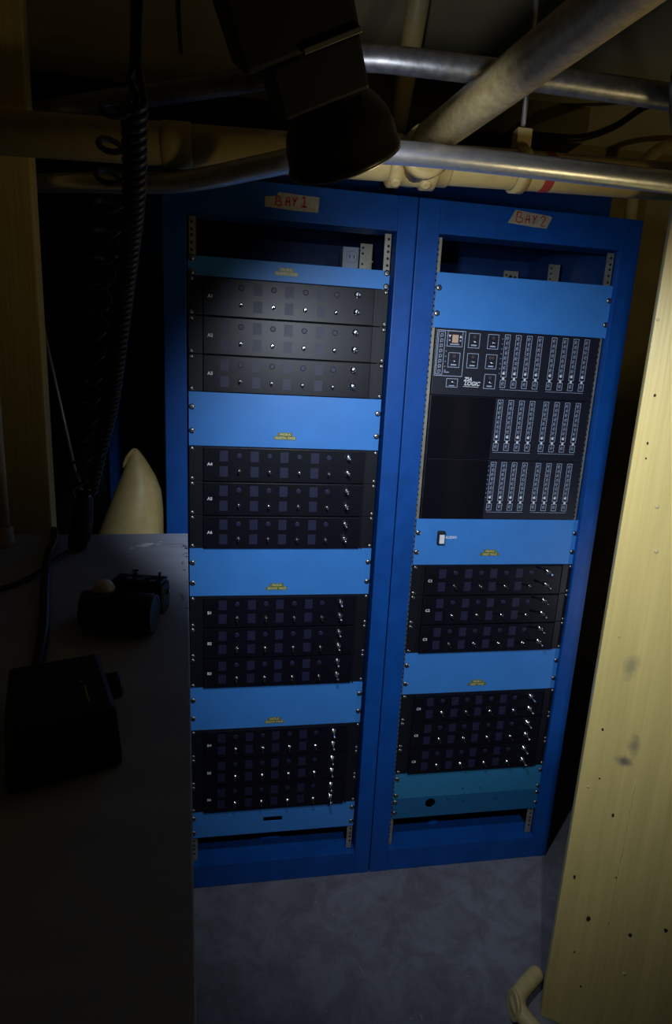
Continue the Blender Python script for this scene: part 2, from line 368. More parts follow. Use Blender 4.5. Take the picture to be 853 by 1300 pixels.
WP = 0.4826
def embossed(parent, x, z, top, bottom):
    """two strips of embossed tape, the short one above"""
    for (txt, wd, dz) in ((top, 0.036, 0.0092), (bottom, 0.056, 0.0)):
        b = NB(); box(b, x - wd / 2, x + wd / 2, -0.0031, -0.002, z + dz - 0.0045, z + dz + 0.0045)
        o = obj('embossed_label', b, M['olive'], parent, label='olive embossed tape reading ' + txt)
        b = NB(); text_into(b, txt, 0.0080, x, z + dz - 0.0003, -0.0034, bold=0.0002); obj('lettering', b, M['emboss'], o, recalc=False)
def blank(x0, ztop, zbot, label, m, screws, name='blank_panel', group='blue blank panels in the racks', emb=None, hole=None, dots=None):
    t = thing(name, label, 'blank panel', (x0, 0, ztop), group)
    h = ztop - zbot
    b = NB()
    if hole: plate_with_hole(b, 0, WP, -h + 0.0006, -0.0006, -0.002, 0.001, hole)
    else: box(b, 0, WP, -0.002, 0.001, -h + 0.0006, -0.0006, bev=0.0004)
    if dots:
        for (x, z) in dots: disc(b, (x, z), 0.0026, -0.0023, 10, 1)
    obj('plate', b, [m, M['gap']], t)
    for (x, f) in screws: add_screw(t, x, -0.002, -h * f)
    if emb: embossed(t, emb[0] - x0, emb[1] - ztop, emb[2], emb[3])
    return t
def z1(u): return TOP1 - u * U
SL, SR = 0.0075, 0.4755
def four(f0, f1): return [(SL, f0), (SL, f1), (SR, f0), (SR, f1)]
blank(X1, z1(2), z1(3), 'narrow light blue panel directly above the module marked A1', M['panel'], four(0.14, 0.84), emb=(0.229, 1.740, 'FACE-A', 'NORTH  FACE'))
blank(X1, z1(9), z1(12), 'light blue panel between the modules marked A3 and A4', M['panel'], four(0.28, 0.72), emb=(0.238, 1.3475, 'FACE-A', 'NORTH  FACE'))
blank(X1, z1(18), z1(21), 'light blue panel between the modules marked A6 and B1', M['panel'], four(0.30, 0.72), emb=(0.228, 0.942, 'FACE-B', 'SOUTH  FACE'))
blank(X1, z1(27), z1(30), 'light blue panel between the modules marked B3 and B4', M['panel'], four(0.30, 0.72), emb=(0.232, 0.538, 'FACE-B', 'SOUTH  FACE'))
zt = z1(36)
blank(X1, zt, z1(38), 'light blue panel with a dark slot below the module marked B6', M['panel'], four(0.25, 0.80),
      hole=[(0.208, 0.205 - zt), (0.264, 0.205 - zt), (0.264, 0.2205 - zt), (0.208, 0.2205 - zt)])
# bay 2
Z = 11.272
def z2(u): return TOP2 - u * U
blank(X2, z2(0), z2(3), 'light blue panel above the control unit at the top of the right rack', M['panel'], four(0.28, 0.74))
AUD = blank(X2, z2(3 + Z), z2(6 + Z), 'light blue panel with a white rocker switch marked AUDIO', M['panel'], four(0.30, 0.72), name='audio_unit', emb=(0.826, 1.037, 'FACE-C', 'EAST  FACE'))
blank(X2, z2(12 + Z), z2(15 + Z), 'light blue panel between the modules marked C3 and C4', M['panel'], four(0.30, 0.74), emb=(0.833, 0.631, 'FACE-C', 'EAST  FACE'))
ht = U * 2.033
blank(X2, z2(21 + Z), z2(23.033 + Z), 'teal panel with small drilled holes below the module marked C6', M['teal'], four(0.22, 0.86), dots=[(0.225, -0.012), (0.290, -0.013), (0.222, -0.068), (0.282, -0.070)])
zt = z2(23.033 + Z)
hc = (0.724 - X2, 0.226 - zt)
blank(X2, zt, z2(24.618 + Z), 'deep teal panel with a round black hole, lowest in the right rack', M['teal_dark'], four(0.16, 0.70),
      hole=[(hc[0] + 0.0165 * math.cos(2 * PI * k / 24), hc[1] + 0.0165 * math.sin(2 * PI * k / 24)) for k in range(24)],
      dots=[(0.175, -0.012), (0.226, -0.022), (0.337, -0.024)])
# AUDIO rocker
b = NB(); box(b, 0.062, 0.083, -0.0125, -0.002, -0.071, -0.034, bev=0.001)
sw = obj('rocker_switch', b, M['matte'], AUD)
b = NB(); box(b, 0.0655, 0.0795, -0.0165, -0.012, -0.0675, -0.0425, bev=0.001); obj('rocker', b, M['white'], sw, label='white rocker')
b = NB(); text_into(b, 'AUDIO', 0.0105, 0.1030, -0.0535, -0.0023, bold=0.0003); obj('lettering', b, M['white'], AUD, recalc=False)

# ------------------------------------------------------------------ switch modules
MH = 2 * U
COLS = [0.0858, 0.1626, 0.2375, 0.3158]; DOTS = [0.1238, 0.2002, 0.2765, 0.3525]
def lettering_mesh(s):
    b = NB(); text_into(b, s, 0.0108, 0.0515, -0.0445, -0.0105, bold=0.0003)
    me = bpy.data.meshes.new('lettering'); b.to_mesh(me); b.free(); me.materials.append(M['white']); return me
def build_module():
    t = thing('switch_module', 'x', 'switch module')
    b = NB(); box(b, 0, WP, -0.0015, 0.001, -MH + 0.0006, -0.0006); 
    box(b, 0.0355, 0.4453, 0.001, 0.12, -MH + 0.002, -0.002)
    obj('chassis', b, M['gap'], t)
    b = NB(); box(b, 0.0356, 0.4453, -0.010, -0.0015, -MH + 0.0014, -0.0022, bev=0.0007)
    for (x, z) in ((0.042, -0.014), (0.042, -0.074), (0.4385, -0.074)): disc(b, (x, z), 0.0016, -0.0102, 8, 1)
    obj('faceplate', b, [M['black'], M['gap']], t)
    b = NB(); box(b, 0.0004, 0.0334, -0.004, -0.0014, -MH + 0.001, -0.001, bev=0.0005); obj('ear', b, M['ear'], t)
    b = NB(); box(b, 0.4478, 0.4822, -0.004, -0.0014, -MH + 0.001, -0.001, bev=0.0005); box(b, 0.4490, 0.4535, -0.0085, -0.004, -MH + 0.001, -0.001, bev=0.0005); obj('ear', b, M['ear'], t)
    wm = None
    for x in COLS:
        for z in (-0.0235, -0.0625):
            if wm is None:
                b = NB(); box(b, -0.0104, 0.0104, -0.0004, 0.0, -0.0134, 0.0134, bev=0.0001); o = obj('display_window', b, M['window'], t, (x, -0.010, z)); wm = o.data
            else:
                o = bpy.data.objects.new('display_window', wm); C.objects.link(o); o.parent = t; o.location = (x, -0.010, z)
    for i, x in enumerate(DOTS):
        if i == 0:
            b = NB(); lathe(b, [(0, 0.0068), (0.0006, 0.0066), (0.0009, 0.005)], (0, 0, 0), (0, -1, 0), 18); o = obj('indicator_lamp', b, M['window'], t, (x, -0.010, -0.0215)); im = o.data
        else:
            o = bpy.data.objects.new('indicator_lamp', im); C.objects.link(o); o.parent = t; o.location = (x, -0.010, -0.0215)
    def toggle(name, x, z, s, nutlabel, down):
        b = NB(); lathe(b, [(0, 0.0050 * s), (0.0015 * s, 0.0050 * s), (0.0017 * s, 0.0036 * s), (0.0050 * s, 0.0034 * s), (0.0054 * s, 0.0026 * s)], (0, 0, 0), (0, -1, 0), 12)
        o = obj(name, b, M['chrome'], t, (x, -0.010, z))
        b = NB(); dirv = Vector((0, -1, down)).normalized()
        lathe(b, [(0.003 * s, 0.0013 * s), (0.012 * s, 0.0019 * s), (0.0150 * s, 0.0024 * s), (0.0175 * s, 0.0022 * s), (0.0186 * s, 0.0012 * s)], (0, 0, 0), dirv, 10)
        obj('lever', b, M['chrome'] if s > 1.2 else M['matte'], o)
        return o
    for i, x in enumerate(DOTS): toggle('toggle_switch', x, -0.0612 + 0.0010 * (1 - i), 1.05, None, -0.12)
    for z in (-0.0180, -0.0585): toggle('power_toggle', 0.4028, z, 1.62, None, -0.10)
    for x in (0.0068, 0.4765):
        for z in (-0.0068, -MH + 0.0068): add_screw(t, x, -0.004, z, False)
    o = bpy.data.objects.new('lettering', lettering_mesh('A1')); C.objects.link(o); o.parent = t
    return t
proto = build_module()
mods = []
for k, u in enumerate((3, 5, 7)): mods.append(('A%d' % (k + 1), X1, z1(u)))
for k, u in enumerate((12, 14, 16)): mods.append(('A%d' % (k + 4), X1, z1(u)))
for k, u in enumerate((21, 23, 25)): mods.append(('B%d' % (k + 1), X1, z1(u)))
for k, u in enumerate((30, 32, 34)): mods.append(('B%d' % (k + 4), X1, z1(u)))
for k, u in enumerate((6, 8, 10)): mods.append(('C%d' % (k + 1), X2, z2(u + Z)))
for k, u in enumerate((15, 17, 19)): mods.append(('C%d' % (k + 4), X2, z2(u + Z)))
for i, (nm, x, z) in enumerate(mods):
    o = proto if i == 0 else dup(proto)
    o.location = (x, 0, z)
    o['label'] = 'black rack module marked %s with smoked windows and toggle switches' % nm
    o['group'] = 'black switch modules in the %s rack' % ('left' if x < 0.3 else 'right')
    if i:
        for ch in o.children:
            if ch.name.split('.')[0] == 'lettering': ch.data = lettering_mesh(nm)

# ------------------------------------------------------------------ the control unit, three chassis high
def strip_mesh(tick):
    b = NB(); y = -0.0004
    outline(b, 0, 0.0152, -0.1085, 0, 0.0012, y)
    outline(b, 0, 0.0152, -0.1355, -0.1155, 0.0012, y)
    quad(b, 0.0046, 0.0106, -0.1148, -0.1092, y, 1)
    def glyph(cx, cz, k):
        n = 10; wd = 0.0010; ra = 0.0030; rb = 0.0033
        ro = [b.verts.new((cx + ra * math.cos(2 * PI * j / n), y, cz + rb * math.sin(2 * PI * j / n))) for j in range(n)]
        ri = [b.verts.new((cx + (ra - wd) * math.cos(2 * PI * j / n), y, cz + (rb - wd) * math.sin(2 * PI * j / n))) for j in range(n)]
        for j in range(n): b.faces.new((ro[j], ro[(j + 1) % n], ri[(j + 1) % n], ri[j])).material_index = 0
        quad(b, cx - 0.0034, cx - 0.0022, cz - 0.0058, cz + 0.002, y, 0)
        quad(b, cx + 0.0005, cx + 0.0028, cz - 0.0062, cz - 0.0050, y, 0)
    for k in range(8):
        glyph(0.0080 + (0.0006 if k % 2 else -0.0004), -0.0078 - k * 0.01255, k)
    disc(b, (0.0068, -0.0985), 0.0034, y - 0.0001, 12, 1)
    glyph(0.0078, -0.1235, 0)
    if tick:
        for k in range(8): quad(b, -0.0065, -0.0042, -0.0125 - k * 0.0125, -0.0108 - k * 0.0125, y, 0)
    me = bpy.data.meshes.new('indicator_strip'); b.to_mesh(me); b.free(); me.materials.append(M['print']); me.materials.append(M['white']); return me
SM, SMT = strip_mesh(False), strip_mesh(True)
SX = [0.1960, 0.2265, 0.2570, 0.2875, 0.3275, 0.3590, 0.3900, 0.4215]
CH = (Z * U) / 3.0
def chassis(i, label):
    t = thing('control_unit', label, 'control unit', (X2, 0, z2(3) - CH * i), 'black control chassis stacked in the right rack')
    b = NB(); box(b, 0.0095, 0.4640, -0.003, 0.0, -CH + 0.0008, -0.0008, bev=0.0005); box(b, 0.03, 0.45, 0.0, 0.2, -CH + 0.004, -0.004)
    obj('faceplate', b, M['zia'], t)
    if i:
        b = NB(); box(b, 0.0115, 0.1885, -0.0045, -0.003, -CH + 0.002, -0.002, bev=0.0003); obj('blank_cover', b, M['gloss'], t, label='plain glossy black cover')
    for k, x in enumerate(SX):
        o = bpy.data.objects.new('indicator_strip', SMT if (k == 0 and i != 1) else SM); C.objects.link(o); o.parent = t; o.location = (x, -0.003, -0.0058)
    b = NB(); 
    for (a, c) in ((0.197, 0.3055), (0.3275, 0.4370)): quad(b, a, c, -0.1465, -0.1457, -0.0034)
    obj('printed_rule', b, M['print'], t, recalc=False)
    return t
u1 = chassis(0, 'black control unit with ZIA LOGIC lettering and outlined buttons, uppermost of three')
chassis(1, 'black control unit with glossy blank left cover, middle of three in right rack')
chassis(2, 'black control unit with glossy blank left cover, just above the AUDIO panel')
Y = -0.0034
# left frame with the tall eight-step strip and the digit display
b = NB(); outline(b, 0.0130, 0.0890, -0.1185, -0.0045, 0.0013, Y); obj('printed_frame', b, M['print'], u1, recalc=False)
o = bpy.data.objects.new('indicator_strip', None) if False else None
def tall_strip():
    b = NB(); y = 0; outline(b, 0, 0.0185, -0.107, 0, 0.0012, y)
    for k in range(8):
        cx, cz = 0.0095, -0.0085 - k * 0.0128
        for (a0, a1, c0, c1) in ((cx - 0.004, cx - 0.0026, cz - 0.006, cz + 0.003), (cx - 0.004, cx + 0.003, cz + 0.002, cz + 0.0034), (cx + 0.002, cx + 0.0034, cz - 0.004, cz + 0.0034), (cx - 0.003, cx + 0.003, cz - 0.004, cz - 0.0028)):
            quad(b, a0, a1, c0, c1, y, 0)
        quad(b, 0.0225, 0.0250, cz - 0.002, cz - 0.0002, y, 0)
    return b
obj('indicator_strip', tall_strip(), M['print'], u1, (0.0165, Y, -0.0080), recalc=False)
def field(x0, x1, zt, zb, twin=False, flat=False):
    t0 = NB(); outline(t0, x0, x1, zb, zt, 0.0012, Y)
    cx = (x0 + x1) / 2; h = zt - zb
    if not flat:
        for dx in ((-0.004, 0.004) if twin else (0,)): disc(t0, (cx + dx, zt - h * 0.24), 0.0042, Y - 0.0002, 14, 1)
    quad(t0, cx - 0.0075, cx + 0.0075, zb + h * 0.14, zb + h * 0.22, Y, 0)
    o = obj('control_field', t0, [M['print'], M['rust_dot']], u1, recalc=False)
    b = NB(); zc = zb + h * (0.62 if flat else 0.44)
    lathe(b, [(0, 0.0034), (0.002, 0.0034), (0.003, 0.0024)], (cx, Y, zc), (0, -1, 0), 12)
    lathe(b, [(0.002, 0.0012), (0.010, 0.0017), (0.0115, 0.0010)], (cx, Y, zc), Vector((0.25, -1, -0.2)), 8)
    obj('button', b, M['chrome'], o)
b = NB(); outline(b, 0.0405, 0.0820, -0.0440, -0.0055, 0.0012, Y)
for (cx, s) in ((0.0470, -1), (0.0762, 1)):
    b.faces.new([b.verts.new(p) for p in ((cx - 0.0034, Y, -0.0185 - s * 0.0032), (cx + 0.0034, Y, -0.0185 - s * 0.0032), (cx, Y, -0.0185 + s * 0.0036))]).material_index = 1
    disc(b, (cx, -0.0285), 0.0022, Y, 10, 0)
quad(b, 0.0490, 0.0740, -0.0395, -0.0370, Y, 0)
f0 = obj('control_field', b, [M['print'], M['white']], u1, recalc=False)
b = NB(); box(b, 0.0537, 0.0698, -0.0048, -0.003, -0.0345, -0.0145, bev=0.0003); dd = obj('digit_display', b, M['amber'], u1, label='amber digit display')
field(0.0475, 0.0790, -0.0585, -0.0960); field(0.0980, 0.1285, -0.0078, -0.0446); field(0.1500, 0.1800, -0.0076, -0.0446)
field(0.0985, 0.1293, -0.0580, -0.0955); field(0.1498, 0.1805, -0.0580, -0.0948, twin=True); field(0.1508, 0.1828, -0.1082, -0.1460)
field(0.0478, 0.0790, -0.1238, -0.1462, flat=True)
b = NB(); quad(b, 0.0390, 0.0440, -0.1045, -0.1030, Y); quad(b, 0.0390, 0.0530, -0.1095, -0.1075, Y); obj('printed_rule', b, M['print'], u1, recalc=False)
b = NB()
text_into(b, 'ZIA', 0.0140, 0.1060, -0.1245, Y, shear=0.25, bold=0.0004); text_into(b, 'LOGIC', 0.0140, 0.1185, -0.1350, Y, shear=0.25, bold=0.0004)
quad(b, 0.0945, 0.1375, -0.1432, -0.1422, Y)
obj('lettering', b, M['white'], u1, recalc=False)

# ------------------------------------------------------------------ things seen inside the top openings
t = thing('outlet_box', 'pale grey double outlet box inside the top of the left rack', 'outlet box', (0.403, 0.24, 1.745))
b = NB(); box(b, 0, 0.046, 0, 0.05, 0, 0.115, bev=0.003); obj('housing', b, M['outlet'], t)
for z in (0.036, 0.088):
    b = NB(); lathe(b, [(0, 0.0165), (0.0012, 0.0160), (0.0016, 0.0135)], (0.026, 0, z), (0, -1, 0), 20)
    box(b, 0.0185, 0.0205, -0.0022, -0.001, z - 0.004, z + 0.006, 1); box(b, 0.031, 0.033, -0.0022, -0.001, z - 0.004, z + 0.006, 1); obj('socket', b, [M['outlet'], M['slot']], t)
b = NB(); box(b, 0.018, 0.028, 0.05, 0.36, 0.01, 0.022); obj('bracket', b, M['inside'], t)
t = thing('support_bracket', 'beige drilled steel bracket beside the outlet box', 'bracket', (0.4445, 0.20, 1.62))
b = NB(); box(b, 0, 0.037, 0, 0.003, 0, 0.243); box(b, 0.034, 0.037, 0, 0.05, 0, 0.243); box(b, 0, 0.037, -0.002, 0.0, 0.196, 0.200)
for k, z in enumerate((0.232, 0.217, 0.190, 0.176, 0.150)): disc(b, (0.007, z), 0.0030, -0.0023, 8, 1)
obj('plate', b, [M['rail'], M['gap']], t)
for (x0, x1, zt, nm, lb) in ((0.912, 0.962, 1.852, 'support_bracket', 'beige drilled bracket left of centre in the top opening of the right rack'), (1.072, 1.112, 1.887, 'support_bracket', 'beige upright bracket near the right rail in the top opening of the right rack')):
    t = thing(nm, lb, 'bracket', (x0, 0.30 if x0 < 1 else 0.33, 1.62), 'brackets in the top of the right rack')
    wd = x1 - x0; h = zt - 1.62 - 0.01
    b = NB(); box(b, 0, wd, 0, 0.003, 0, h); box(b, wd - 0.003, wd, 0, 0.06, 0, h)
    for k in range(5): disc(b, (0.008, h - 0.012 - k * 0.016), 0.0032, -0.0004, 8, 1)
    if x0 < 1:
        disc(b, (0.022, h - 0.018), 0.0065, -0.0005, 12, 1); disc(b, (0.037, h - 0.018), 0.0045, -0.0005, 12, 1)
    obj('plate', b, [M['rail'], M['gap']], t)

# ------------------------------------------------------------------ blue cabinet row behind the racks
t = thing('rear_cabinet', 'dark blue steel cabinet standing behind both racks', 'cabinet', (-0.34, 0.72, 0))
b = NB(); box(b, 0, 1.836, 0, 0.42, 0, 2.232, bev=0.003); obj('body', b, M['frame'], t)

# ------------------------------------------------------------------ timber
def post(name, label, origin, ang, width, depth, height, m, dents=(), bumps=(), seam=None):
    o = thing(name, label, 'post', origin)
    o.rotation_euler = (0, 0, ang)
    b = NB(); box(b, 0, width, 0, depth, 0, height, bev=0.004)
    for (x, z, r, q) in dents:
        n = 9; f = b.faces.new([b.verts.new((x + r * math.cos(2 * PI * k / n) * random.uniform(0.7, 1.1), -0.0006, z + r * q * math.sin(2 * PI * k / n) * random.uniform(0.8, 1.1))) for k in range(n)]); f.material_index = 1
    for (x, z, r) in bumps: lathe(b, [(0, r), (0.001, r * 0.9), (0.0016, r * 0.5)], (x, 0, z), (0, -1, 0), 10, 2)
    if seam:
        pts = [(seam[0] + random.uniform(-0.0012, 0.0012), 0, seam[1] + (seam[2] - seam[1]) * k / 30) for k in range(31)]
        tube(b, pts, [0.0004 + random.uniform(0, 0.0007) for _ in pts], 6, 2)
    obj('board', b, [m, M['dent'], M['pimple']], o)
    return o
RP_ANG = math.atan2(-0.5, 0.866)
post('wooden_post', 'broad yellow painted board standing at the right edge with nail holes', (0.870, -0.478, 0), RP_ANG, 0.42, 0.04, 2.55, M['ywood_stain'],
     dents=[(0.0207, 1.5068, 0.0024, 1.3), (0.0224, 1.4167, 0.0018, 1.8), (0.0241, 1.388, 0.0016, 1.5), (0.0293, 0.8043, 0.0026, 1.4), (0.0393, 0.6875, 0.0022, 1.2), (0.0775, 0.6069, 0.0034, 1.5), (0.0230, 0.4232, 0.0030, 1.9), (0.0663, 0.3255, 0.0048, 1.9), (0.1543, 0.3189, 0.0046, 1.2), (0.2188, 0.3613, 0.0042, 1.5), (0.1057, 0.4548, 0.0020, 1.2), (0.0752, 0.1329, 0.0026, 1.3), (0.050, 0.222, 0.0016, 2.4)],
     bumps=[(0.057, 1.2976, 0.0042), (0.0693, 1.2088, 0.0042), (0.005, 1.6422, 0.003), (0.1572, 0.211, 0.004), (0.020, 0.66, 0.003), (0.03, 1.02, 0.0025)], seam=(0.108, 0.326, 0.705))
post('wooden_post', 'narrow yellow painted board at the left edge behind the desk', (-0.256 - 0.30, -0.25, 0), 0.0, 0.30, 0.035, 2.55, M['ywood'])

# ------------------------------------------------------------------ desk
CORNER = Vector((0.020, -0.298, 0)); dang = math.atan2(0.0795, 0.944)   # its right edge runs towards the camera, turned a little
desk = thing('desk', 'grey painted wooden desk in the dark lower left corner', 'desk', (CORNER.x, CORNER.y, 0)); desk.rotation_euler = (0, 0, dang * 0.55)
b = NB()
vs = []
box(b, -0.80, 0.0, -1.15, 0.0, 1.150, 1.180, bev=0.0015)
for v in b.verts:                       # the right edge is not quite square to the back edge
    v.co.x += -v.co.y * 0.0385
for k in range(46):                     # spilled white paint, flecks and a streak on the top
    tt = random.gauss(0.45, 0.22); px = -0.113 + tt * 0.075 + random.gauss(0, 0.006); py = -0.105 + tt * 0.045 + random.gauss(0, 0.004)
    r = abs(random.gauss(0.0009, 0.0010)) + 0.0004
    if 0.45 < tt < 0.7: r *= 1.9
    n = 7; a0 = random.random()
    f = b.faces.new([b.verts.new((px + r * random.uniform(0.8, 1.8) * math.cos(2 * PI * j / n + a0), py + r * random.uniform(0.6, 1.1) * math.sin(2 * PI * j / n + a0), 1.1802 + 0.00001 * k)) for j in range(n)]); f.material_index = 1
for k in range(22):                     # chips worn through along the right edge
    py = -random.uniform(0.01, 0.45) if k < 16 else -random.uniform(0.06, 0.12); px = -py * 0.0385 - random.uniform(0.001, 0.012); r = random.uniform(0.0006, 0.0022)
    n = 6; f = b.faces.new([b.verts.new((px + r * 1.6 * math.cos(2 * PI * j / n) * random.uniform(0.6, 1.2), py + r * math.sin(2 * PI * j / n), 1.1806 + 0.00001 * k)) for j in range(n)]); f.material_index = 2
for k in range(5):
    py = -0.075 - k * 0.006; x0 = -0.06 + 0.01 * k; quadpts = [(x0, py), (x0 + 0.055, py - 0.001), (x0 + 0.055, py - 0.0018), (x0, py - 0.0006)]
    if k in (0, 3): b.faces.new([b.verts.new((p[0], p[1], 1.1803)) for p in quadpts]).material_index = 2
obj('top', b, [M['desk'], M['paint'], M['deskedge']], desk)
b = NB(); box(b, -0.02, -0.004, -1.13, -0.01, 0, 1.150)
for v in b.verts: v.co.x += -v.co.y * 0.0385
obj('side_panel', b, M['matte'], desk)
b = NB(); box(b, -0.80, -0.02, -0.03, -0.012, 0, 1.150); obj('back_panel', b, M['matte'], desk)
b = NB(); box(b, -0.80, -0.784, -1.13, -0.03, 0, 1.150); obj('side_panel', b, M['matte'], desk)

# ------------------------------------------------------------------ things on the desk
DZ = 1.1802
t = thing('camera', 'small dark compact camera lying on the desk behind the black lens', 'camera', (-0.014, -0.690, DZ)); t.rotation_euler = (0, 0, math.radians(-12)); t.scale = (0.84, 0.84, 0.95)
b = NB(); box(b, -0.044, 0.046, -0.022, 0.022, 0, 0.046, bev=0.009); obj('body', b, M['matte'], t)
b = NB(); box(b, -0.040, 0.042, -0.017, 0.018, 0.046, 0.050, bev=0.0018)
for (x0, x1, y0, y1) in ((-0.004, 0.010, -0.006, 0.000), (0.002, 0.014, 0.006, 0.010), (0.020, 0.030, -0.010, -0.004), (-0.020, -0.012, -0.004, 0.002)): box(b, x0, x1, y0, y1, 0.050, 0.0504, 1)
obj('top_plate', b, [M['camtop'], M['outlet']], t)
b = NB(); lathe(b, [(0, 0.0035), (0.006, 0.0035), (0.0062, 0.006), (0.008, 0.006)], (-0.010, 0.010, 0.050), (0, 0, 1), 14); obj('shutter_button', b, M['chrome'], t)
b = NB(); box(b, 0.030, 0.033, 0.006, 0.012, 0.050, 0.058, bev=0.0008); obj('lever', b, M['matte'], t)
b = NB(); lathe(b, [(0, 0.004), (0.004, 0.004), (0.005, 0.002)], (0.046, 0.004, 0.030), (1, 0, 0), 12); obj('strap_lug', b, M['chrome'], t)

t = thing('camera_lens', 'black cylindrical lens lying on its side in front of the camera', 'lens', (-0.022, -0.760, DZ + 0.0262)); t.rotation_euler = (0, 0, math.radians(-8)); t.scale = (0.9, 0.95, 0.95)
b = NB(); lathe(b, [(-0.058, 0.020), (-0.056, 0.022), (-0.03, 0.022), (-0.028, 0.0255), (0.010, 0.0255), (0.012, 0.0275), (0.040, 0.0275), (0.042, 0.026)], (0, 0, 0), (1, 0, 0), 32); obj('barrel', b, M['matte'], t)
b = NB(); lathe(b, [(0.042, 0.0262), (0.0435, 0.0262), (0.0435, 0.022), (0.0425, 0.0215)], (0, 0, 0), (1, 0, 0), 32); obj('lens_cap', b, M['rubber'], t)
b = NB()
for k in range(40):
    a = 2 * PI * k / 40; c, s_ = math.cos(a), math.sin(a)
    box(b, -0.018, 0.004, c * 0.0258 - 0.0005, c * 0.0258 + 0.0005, s_ * 0.0258 - 0.0005, s_ * 0.0258 + 0.0005)
obj('focus_ring', b, M['rubber'], t)

t = thing('light_meter', 'black light meter with a white diffuser dome beside the lens', 'light meter', (-0.062, -0.712, DZ)); t.rotation_euler = (0, 0, math.radians(8)); t.scale = (0.9, 0.9, 0.9)
b = NB(); box(b, -0.028, 0.022, -0.030, 0.016, 0, 0.040, bev=0.006); obj('body', b, M['matte'], t)
b = NB(); lathe(b, [(0, 0.0185), (0.003, 0.0185), (0.004, 0.017)], (0.006, -0.002, 0.040), (0, 0, 1), 24); obj('dome_collar', b, M['matte'], t)
b = NB(); lathe(b, [(0.0165 * math.sin(k * PI / 16), 0.0165 * math.cos(k * PI / 16) + 1e-5) for k in range(9)], (0.006, -0.002, 0.0435), (0, 0, 1), 28); obj('dome', b, M['dome'], t)

t = thing('equipment_case', 'black angular device with a small orange mark, nearest on the desk', 'case', (-0.022, -0.975, DZ)); t.rotation_euler = (0, 0, math.radians(20)); t.scale = (0.85, 0.95, 1.0)
b = NB(); box(b, -0.075, 0.030, -0.07, 0.055, 0, 0.055, bev=0.006)
for v in b.verts:
    if v.co.z > 0.03: v.co.x *= 0.9; v.co.y *= 0.92
obj('body', b, M['matte'], t)
b = NB(); lathe(b, [(0, 0.014), (0.012, 0.014), (0.016, 0.011)], (0.030, 0.020, 0.030), (1, 0, 0), 8); obj('knob', b, M['rubber'], t)
b = NB(); lathe(b, [(0, 0.0016), (0.0006, 0.0012)], (0.0, -0.006, 0.055), (0, 0, 1), 10); obj('indicator_lamp', b, M['orange'], t)
b = NB(); box(b, 0.002, 0.0035, -0.045, -0.015, 0.055, 0.0555); obj('label_line', b, M['yellow'], t)

b = NB(); vsx = []
for (x, y) in ((-0.012, -0.008), (0.002, -0.014), (0.014, -0.006), (0.010, 0.008), (-0.004, 0.012), (-0.014, 0.004)): vsx.append(b.verts.new((x, y, 0.0005 + random.uniform(0, 0.004))))
c0 = b.verts.new((0, 0, 0.006))
for k in range(6): b.faces.new((vsx[k], vsx[(k + 1) % 6], c0))
vl = [b.verts.new((v.co.x, v.co.y, 0.0001)) for v in vsx]
for k in range(6): b.faces.new((vsx[(k + 1) % 6], vsx[k], vl[k], vl[(k + 1) % 6]))
b.faces.new(vl[::-1])
tag(obj('tape_scrap', b, M['yellow'], None, (-0.195, -0.478, DZ)), 'crumpled scrap of yellow tape on the desk beside the cable', 'tape')

# standing pipe with a coupling at the far left of the desk
t = thing('standing_pipe', 'upright yellow pipe with a collar standing on the desk at the far left edge', 'pipe', (-0.300, -0.385, DZ))
b = NB(); tube(b, [(0, 0, 0.0), (0, 0, 0.45)], 0.0125, 20); obj('pipe', b, M['ypipe'], t)
b = NB(); lathe(b, [(0, 0.020), (0.008, 0.020), (0.010, 0.017), (0.034, 0.017), (0.036, 0.014)], (0, 0, 0), (0, 0, 1), 20); obj('collar', b, M['ypipe'], t)

# ------------------------------------------------------------------ yellow duct beside the left rack
t = thing('duct_cone', 'tapered yellow duct rising to a point between the desk and the left rack', 'duct', (-0.150, 0.03, 0))
b = NB(); prof = []
for (z, xl, xr) in ((0.0, -0.230, -0.068), (0.98, -0.230, -0.068), (1.093, -0.228, -0.067), (1.15, -0.204, -0.067), (1.20, -0.184, -0.073), (1.235, -0.1695, -0.085), (1.265, -0.157, -0.101), (1.285, -0.149, -0.113), (1.300, -0.141, -0.124), (1.306, -0.136, -0.130)):
    prof.append((z, (xr - xl) / 2, (xr + xl) / 2 + 0.150))
rings = []
for (z, r, dx) in prof:
    rings.append([b.verts.new((dx + r * math.cos(2 * PI * k / 36), r * math.sin(2 * PI * k / 36), z)) for k in range(36)])
for i in range(len(rings) - 1):
    for k in range(36):
        f = b.faces.new((rings[i][k], rings[i][(k + 1) % 36], rings[i + 1][(k + 1) % 36], rings[i + 1][k])); f.smooth = True
b.faces.new(rings[-1]); b.faces.new(rings[0][::-1])
obj('shell', b, M['ypipe'], t)
b = NB(); tube(b, [(0.016, -0.004, 1.305), (0.008, -0.008, 1.300), (-0.002, -0.010, 1.285), (-0.009, -0.010, 1.268), (-0.012, -0.010, 1.258)], [0.003, 0.0045, 0.004, 0.0045, 0.002], 8)
for v in b.verts: v.co += Vector((random.uniform(-1, 1), random.uniform(-1, 1), random.uniform(-1, 1))) * 0.0012
obj('torn_rim', b, M['ypipe'], t, label='torn paint along the rim')

